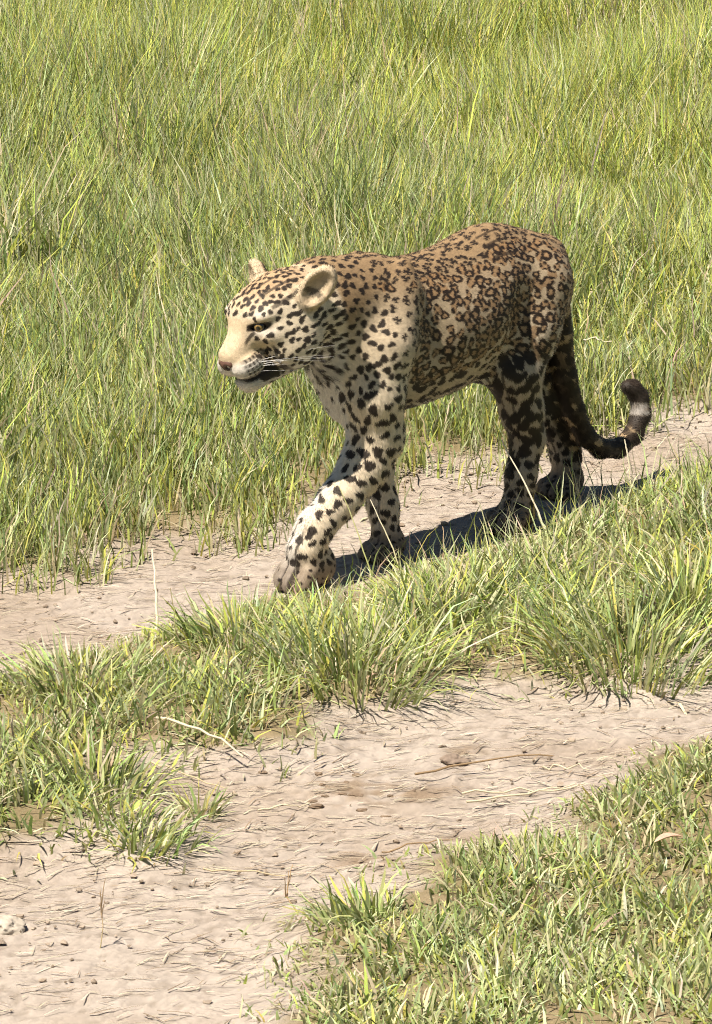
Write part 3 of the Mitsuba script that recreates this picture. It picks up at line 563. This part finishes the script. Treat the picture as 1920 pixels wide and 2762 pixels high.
# ---------------------------------------------------------------- single stalks, tussocks, a clod heap, a dead leaf
def tube(pts, r0, r1, sides=6):
    pts = np.asarray(pts, float); n = len(pts); d = np.gradient(pts, axis=0); d /= np.linalg.norm(d, axis=1, keepdims=True)
    ref = np.array([0, 0, 1.0]) if abs(d[n // 2][2]) < .8 else np.array([1.0, 0, 0])
    u = np.cross(d, ref); u /= np.linalg.norm(u, axis=1, keepdims=True); w = np.cross(d, u)
    a = np.arange(sides) * 2 * np.pi / sides; r = np.linspace(r0, r1, n)[:, None, None]
    V = (pts[:, None] + r * (np.cos(a)[None, :, None] * u[:, None] + np.sin(a)[None, :, None] * w[:, None])).reshape(-1, 3)
    F = np.array([(sides * i + o, sides * i + (o + 1) % sides, sides * (i + 1) + (o + 1) % sides, sides * (i + 1) + o) for i in range(n - 1) for o in range(sides)])
    F = np.vstack([F[:, [0, 1, 2]], F[:, [0, 2, 3]]])
    return V, F
def curve(a, b, sag, n=9, wob=.004, seed=0):
    r = np.random.default_rng(seed); t = np.linspace(0, 1, n)[:, None]; a, b = np.asarray(a, float), np.asarray(b, float)
    p = a + (b - a) * t + np.asarray(sag) * (4 * t * (1 - t)); p[1:-1] += r.normal(size=(n - 2, 3)) * wob; return p
def gz(x, y): return float(ground_z(np.array([x]), np.array([y]))[0])
def stalk(key, pts, r0, r1, c0, c1, label, cat='dry stalk', group=None):
    V, F = tube(pts, r0, r1); t = np.linspace(0, 1, len(pts)).repeat(6)[:, None]
    scene[key] = mikit.ply((V, F), 'mat_straw', smooth=True, color=np.array(c0) * (1 - t) + np.array(c1) * t); tag(key, label, cat, group)
S1, S2, BR = (.52, .47, .34), (.46, .38, .24), (.27, .19, .11)
def lying(key, a, b, r, c, label, seed, lift=.006, bow=(0, 0, .004), cat='dry stalk'):
    p = curve((*a, 0), (*b, 0), bow, seed=seed, wob=.003); p[:, 2] += ground_z(p[:, 0], p[:, 1]) + r + lift; stalk(key, p, r, r * .55, c, c, label, cat)
def seed_stalk(key, base, top, label, seed, c0=(.30, .30, .13), c1=(.50, .42, .27), spikes=0, r=.0016):
    z = gz(*base); p = curve((base[0], base[1], z - .005), top, (.004, 0, 0), seed=seed, wob=.0009); V, F = tube(p, r, r * .5); ds = [(V, F)]
    t = np.linspace(0, 1, len(p)).repeat(6)[:, None]; C = [np.array(c0) * (1 - t) + np.array(c1) * t]
    scene[key] = mikit.ply((V, F), 'mat_straw', smooth=True, color=C[0]); tag(key, label, 'grass stalk')
    rr = np.random.default_rng(seed)
    for k in range(spikes):
        a = p[-1] - (p[-1] - p[-3]) * .25 * k; e = a + np.array([rr.normal() * .022, rr.normal() * .02, rr.uniform(.035, .06)])
        V, F = tube(curve(a, e, (0, 0, .004), 5, .0008, seed + k), .0013, .0006)
        scene[key + '__seed_spike' + ('_%03d' % k if k else '')] = mikit.ply((V, F), 'mat_straw', smooth=True, color=np.tile(c1, (len(V), 1)))
def G(u, v, z=0.0):     # metres on the ground from a place in the survey picture
    K = 2 * math.tan(math.radians(3.97)) / 1596; d = np.array([0, math.cos(PITCH), -math.sin(PITCH)]) + (u - 798) * K * np.array([1, 0, 0]) - (v - 1148) * K * np.array([0, math.sin(PITCH), math.cos(PITCH)])
    q = d * ((z - 2.6) / d[2]); return q[0], q[1]

def lie_px(key, a, b, r, c, label, seed, **k): lying(key, G(*a), G(*b), r, c, label, seed, **k)
lie_px('dry_stalk', (352, 1690), (545, 1742), .0034, S1, 'thick pale straw lying at the left edge of the front wheel track', 1, lift=.022, bow=(0, 0, .016))
lie_px('dry_stalk_001', (340, 1738), (505, 1778), .0018, S2, 'thin pale straw lying just below the thick pale straw at left', 2)
lie_px('dry_stalk_002', (930, 1754), (1240, 1712), .0024, BR, 'long brown stem lying across the front wheel track, darkest of the fallen stems', 3, lift=.010, bow=(0, .01, .012))
lie_px('dry_stalk_003', (1036, 1786), (1290, 1772), .0022, S1, 'pale straw on the front wheel track, upper one of the crossing pair', 4)
lie_px('dry_stalk_004', (1045, 1814), (1310, 1786), .0024, S1, 'pale straw on the front wheel track, lower one of the crossing pair', 5, lift=.012)
lie_px('dry_stalk_005', (1215, 1728), (1320, 1743), .0020, S1, 'short pale straw beside the right end of the brown stem', 6)
lie_px('dry_stalk_006', (578, 1826), (692, 1812), .0020, S1, 'short pale straw in the middle of the front wheel track, left of the clods', 7)
lie_px('dry_stalk_007', (856, 1920), (1015, 1893), .0017, BR, 'thin brown stem near the lower edge of the front wheel track', 8)
lie_px('dry_stalk_008', (455, 1960), (640, 1972), .0017, S2, 'thin straw lying near the front of the wheel track, above the brown seed head', 9)
lie_px('dry_stalk_009', (1308, 889), (1372, 893), .0030, S1, 'white straw lying in the grass beside the curled tail tip', 10, lift=.09)
lie_px('dry_stalk_010', (655, 190), (706, 196), .0040, S1, 'pale straw caught flat in the meadow grass near the top', 11, lift=.22)
def up_px(key, a, top, back, label, seed, c0=(.30, .31, .12), c1=(.52, .45, .29), **k):
    b = G(*a); q1 = np.array([*G(top[0], top[1]), 0.0]); eye = np.array([0, 0, 2.6]); t = (b[1] + back * .25) / q1[1]; q = eye + (q1 - eye) * t     # the tip stands above the root
    seed_stalk(key, b, q, label, seed, c0, c1, **k)
P0, P1 = (.62, .56, .42), (.68, .62, .48)
up_px('grass_stalk', (350, 1482), (341, 1232), .25, 'tall pale straw standing alone over the far wheel track at left', 21, P0, P1, r=.0036)
up_px('grass_stalk_001', (392, 1515), (382, 1318), .19, 'slim green stalk with a dark tip just right of the tall pale straw', 22, (.26, .30, .10), (.22, .18, .10))
up_px('grass_stalk_002', (240, 1655), (250, 1478), .17, 'yellow stalk standing at the left of the grass strip', 23, (.42, .42, .12), (.52, .48, .22), r=.0026)
up_px('grass_stalk_003', (203, 1600), (216, 1440), .16, 'pale thin stalk standing left of the yellow stalk', 24, P0, P1)
up_px('grass_stalk_004', (756, 1565), (736, 1440), .12, 'straw coloured stalk leaning in the big grass tussock', 25, P0, P1, r=.0024)
up_px('grass_stalk_005', (1228, 1238), (1124, 986), .22, 'pale straw leaning across the leopard near hind leg', 26, P0, P1, r=.0026)
up_px('grass_stalk_006', (1330, 1075), (1240, 928), .13, 'thin straw leaning in front of the root of the tail', 27, P0, P1, r=.0018)
up_px('grass_stalk_007', (1210, 1165), (1118, 1092), .06, 'short straw leaning across the near hind paw', 28, P0, P1, r=.0018)
up_px('grass_stalk_008', (990, 1300), (992, 1180), .11, 'brownish stalk standing before the shadow between the legs', 29, (.32, .24, .14), (.40, .29, .18), r=.0018)
up_px('grass_stalk_009', (840, 1330), (760, 1090), .21, 'long green blade crossing the raised foreleg', 30, (.30, .34, .12), (.45, .44, .22), r=.0020)
up_px('grass_stalk_010', (905, 1340), (830, 1120), .19, 'straw blade crossing the far foreleg', 31, (.36, .36, .16), P1, r=.0020)
up_px('grass_stalk_011', (1415, 1195), (1400, 985), .19, 'tall pale green stalk standing before the tail shadow', 32, (.36, .38, .16), P1, r=.0020)
up_px('grass_stalk_012', (222, 2132), (226, 2040), .075, 'seeding stalk with forked spikes in the front wheel track', 33, (.30, .26, .14), (.36, .27, .17), spikes=4, r=.0013)
up_px('grass_stalk_013', (668, 2072), (640, 2010), .055, 'brown drooping seed head at the front of the wheel track', 34, (.30, .28, .12), (.40, .28, .16), spikes=3, r=.0016)
up_px('grass_stalk_014', (-2, 1030), (42, 950), .10, 'reddish weed stem in the meadow at the left edge', 35, (.30, .12, .08), (.38, .15, .10), r=.0030)
up_px('grass_stalk_015', (385, 330), (358, 165), .28, 'pale straw leaning left in the upper left meadow', 36, P0, P1, r=.0036)
up_px('grass_stalk_016', (1345, 360), (1255, 255), .17, 'long pale straw slanting in the meadow above the rump', 37, (.45, .46, .18), P1, r=.0034)
up_px('grass_stalk_017', (1500, 520), (1452, 330), .32, 'long pale stem slanting in the right meadow', 38, (.45, .46, .18), P1, r=.0034)
up_px('grass_stalk_018', (160, 660), (88, 470), .28, 'long yellow stem slanting in the left meadow', 39, (.45, .46, .18), P1, r=.0034)
# tussocks: each a fan of long blades from one root
def tussock(key, at, n, hmin, hmax, spread, w, label, seed, lean_bias=(0, 0)):
    r = np.random.default_rng(seed); x0, y0 = G(*at); a = r.uniform(0, 2 * np.pi, n); q = spread * np.sqrt(r.uniform(size=n))
    x, y = x0 + q * np.cos(a), y0 + q * np.sin(a); h = r.uniform(hmin, hmax, n); lean = np.abs((.06 + .62 * q / spread) * r.uniform(.3, 1.3, n) + r.normal(size=n) * .15)
    c1, k = tint(r, n, [1.0, .55, .7, .7, .14, .5]); c0 = c1 * .8 + .2 * np.array([.30, .26, .14])
    put(key, blades(r, np.stack([x, y, ground_z(x, y) - .004], 1), h, w * r.uniform(.7, 1.25, n), lean, np.arctan2(np.sin(a) + lean_bias[1], np.cos(a) + lean_bias[0]), c0, c1, 3, .5))
    tag(key, label, 'grass tussock')
tussock('grass_tussock', (790, 1560), 400, .08, .19, .18, .0052, 'big fan shaped green tussock on the strip in front of the leopard', 41)
tussock('grass_tussock_001', (1410, 1520), 400, .09, .20, .18, .0052, 'big yellow green tussock on the strip at the right', 42)
tussock('grass_tussock_002', (1545, 1440), 300, .10, .20, .10, .0058, 'tussock at the right edge behind the big yellow green one', 43)
tussock('grass_tussock_003', (215, 1800), 200, .05, .12, .11, .0058, 'low tussock at the left corner where the strip meets the front track', 44)
tussock('grass_tussock_004', (335, 1930), 110, .05, .09, .06, .0056, 'small flat tuft lying out on the front wheel track at left', 45, (.8, 0))
tussock('grass_tussock_005', (540, 1500), 260, .06, .12, .14, .0058, 'tussock on the strip left of the big fan shaped one', 46)
tussock('grass_tussock_006', (1010, 1440), 300, .07, .14, .13, .0058, 'tussock on the strip right of the big fan shaped one', 47)
tussock('grass_tussock_007', (445, 1835), 60, .04, .08, .035, .0052, 'tiny green tuft on the bare soil of the front track', 48)
tussock('grass_tussock_008', (800, 2125), 120, .05, .10, .07, .0060, 'leaning tuft at the bottom edge of the near verge', 49, (-.9, 0))
tussock('grass_tussock_009', (70, 1880), 130, .04, .09, .16, .0058, 'low sprawling tuft at the left edge above the bare corner of the front track', 50)
tussock('grass_tussock_010', (290, 1895), 110, .03, .08, .14, .0056, 'low sprawling tuft between the left corner tussock and the flat tuft', 52, (.5, 0))
tussock('grass_tussock_011', (180, 1610), 240, .06, .13, .14, .0058, 'tussock on the strip around the yellow stalk at left', 53)
# clods and stones
def lump(key, at, size, col, seed, z=0.0):
    m = trimesh.creation.icosphere(3, 1.0); v = np.array(m.vertices); v *= (1 + 1.1 * (meshkit.fbm(v * 1.6 + seed, 3, seed) - .5))[:, None]; v += v * (.12 * (meshkit.noise(v * 6 + seed, seed) - .5))[:, None]
    v *= np.asarray(size); x, y = at; v += np.array([x, y, gz(x, y) + size[2] * .35 + z])
    scene[key] = mikit.ply((v, m.faces), 'mat_soil', smooth=True, color=np.clip(np.asarray(col) * (.75 + .5 * meshkit.noise(v * 130, seed))[:, None], 0, 1))
rc = np.random.default_rng(51)
for k in range(18):
    u, v = 778 + rc.normal() * 80, 1780 - (rc.normal()) * 20; s = rc.uniform(.003, .0075)
    lump('clod_heap__clod' + ('_%03d' % k if k else ''), G(u, v), (s * rc.uniform(.9, 2.0), s * rc.uniform(.7, 1.5), s * rc.uniform(.4, .9)), (.19, .145, .105), 60 + k)
tag('clod_heap', 'scatter of dark brown clods in the middle of the front wheel track', 'clods')
lump('stone', G(1020, 1712), (.024, .020, .012), (.22, .175, .14), 81); tag('stone', 'grey brown half buried stone in the front track, above the brown stem', 'stone')
lump('stone_001', G(14, 2082), (.032, .022, .016), (.42, .38, .32), 82); tag('stone_001', 'pale flat stone at the left edge near the bottom', 'stone')
lump('stone_002', G(310, 1760), (.020, .016, .012), (.30, .25, .20), 83); tag('stone_002', 'small brown stone under the thick pale straw at left', 'stone')
def leaf(key, at, L, W, yaw, z, col, label, curl=.5):
    t = np.linspace(0, 1, 11); s = np.linspace(-1, 1, 5); TT, SS = np.meshgrid(t, s, indexing='ij'); wd = W * np.sin(np.pi * TT ** .8) ** .8 + .0004
    X = L * TT; Y = SS * wd; Z = curl * (SS ** 2) * wd + .25 * L * np.sin(TT * 2.6) * curl; c, sn = math.cos(yaw), math.sin(yaw); x, y = at
    V = np.stack([x + c * X - sn * Y, y + sn * X + c * Y, gz(x, y) + z + Z], -1).reshape(-1, 3); i = np.arange(55).reshape(11, 5)
    F = np.stack([i[:-1, :-1], i[1:, :-1], i[1:, 1:], i[:-1, 1:]], -1).reshape(-1, 4)
    scene[key] = mikit.ply((V, F), 'mat_straw', smooth=True, color=np.clip(np.asarray(col) * (.8 + .4 * meshkit.noise(V * 200, 5))[:, None], 0, 1)); tag(key, label, 'leaf')
leaf('dead_leaf', G(1465, 1995), .055, .010, .35, .035, (.48, .32, .24), 'pinkish brown dead leaf caught in the near verge grass')
leaf('dead_leaf_001', G(898, 420), .055, .012, .2, .16, (.58, .55, .44), 'pale curled dead leaf in the meadow above the withers')

def litter(n, seed):
    r = np.random.default_rng(seed); x, y = r.uniform(-1.3, 1.3, n * 6), r.uniform(7.2, 12.6, n * 6); sd = bare(x, y); pw = np.clip(.25 + .9 * nz(x, y, 5, 77) - 1.2 * np.clip(sd, 0, .3), 0, 1)
    k = (sd > -.10) & (r.uniform(size=n * 6) < pw * 1.1) & wedge(.35)(x, y); x, y = x[k][:n], y[k][:n]; n = len(x); L = r.uniform(.012, .075, n); a = r.normal(size=n) * .55 + .2
    d = np.stack([np.cos(a), np.sin(a), r.normal(size=n) * .04], 1); w = r.uniform(.0006, .0016, n); s = np.stack([-np.sin(a), np.cos(a), 0 * a], 1); z = ground_z(x, y) + .003 + r.uniform(0, .003, n)
    p = np.stack([x, y, z], 1); top = np.array([0, 0, 1.0]); A = p - d * L[:, None] / 2; B = p + d * L[:, None] / 2; m_ = p + np.stack([s[:, 0] * 0, 0 * w, r.uniform(0, .003, n)], 1)
    V = np.stack([A - s * w[:, None], A + s * w[:, None], m_ - s * w[:, None], m_ + s * w[:, None], B], 1).reshape(-1, 3); F = (np.array([(0, 1, 3), (0, 3, 2), (2, 3, 4)])[None] + (np.arange(n) * 5)[:, None, None]).reshape(-1, 3)
    pal = np.array([[.44, .40, .32], [.36, .31, .23], [.26, .20, .14], [.20, .155, .11], [.40, .37, .27]]); c = pal[r.integers(0, 5, n)] * r.uniform(.7, 1.2, (n, 1))
    return V, F, np.repeat(c, 5, 0)
put('grass_litter', litter(6500, 71), 'mat_straw'); tag('grass_litter', 'scattered bits of dry grass lying on the bare wheel tracks', 'grass litter', kind='stuff')
def crumbs(n, seed):
    r = np.random.default_rng(seed); x, y = r.uniform(-1.2, 1.2, n), r.uniform(7.2, 12.4, n); k = (bare(x, y) > -.03) & (nz(x, y, 6, 79) > r.uniform(.3, .62, n)); x, y = x[k], y[k]; n = len(x)
    b = trimesh.creation.icosahedron(); bv = np.array(b.vertices); s = r.uniform(.0015, .0048, n) * r.uniform(.6, 1.4, n); j = 1 + .35 * r.normal(size=(n, 12, 1))
    V = bv[None] * j.clip(.5, 1.6) * s[:, None, None] * np.array([1.2, 1.1, .8]) + np.stack([x, y, ground_z(x, y) + .004], 1)[:, None]; F = (np.array(b.faces)[None] + (np.arange(n) * 12)[:, None, None]).reshape(-1, 3)
    c = np.array([.27, .22, .17]) * r.uniform(.7, 1.3, (n, 1)); return V.reshape(-1, 3), F, np.repeat(c, 12, 0)
put('soil_crumbs', crumbs(2800, 73), 'mat_straw'); tag('soil_crumbs', 'small crumbs of earth strewn over the bare wheel tracks', 'soil crumbs', kind='stuff')
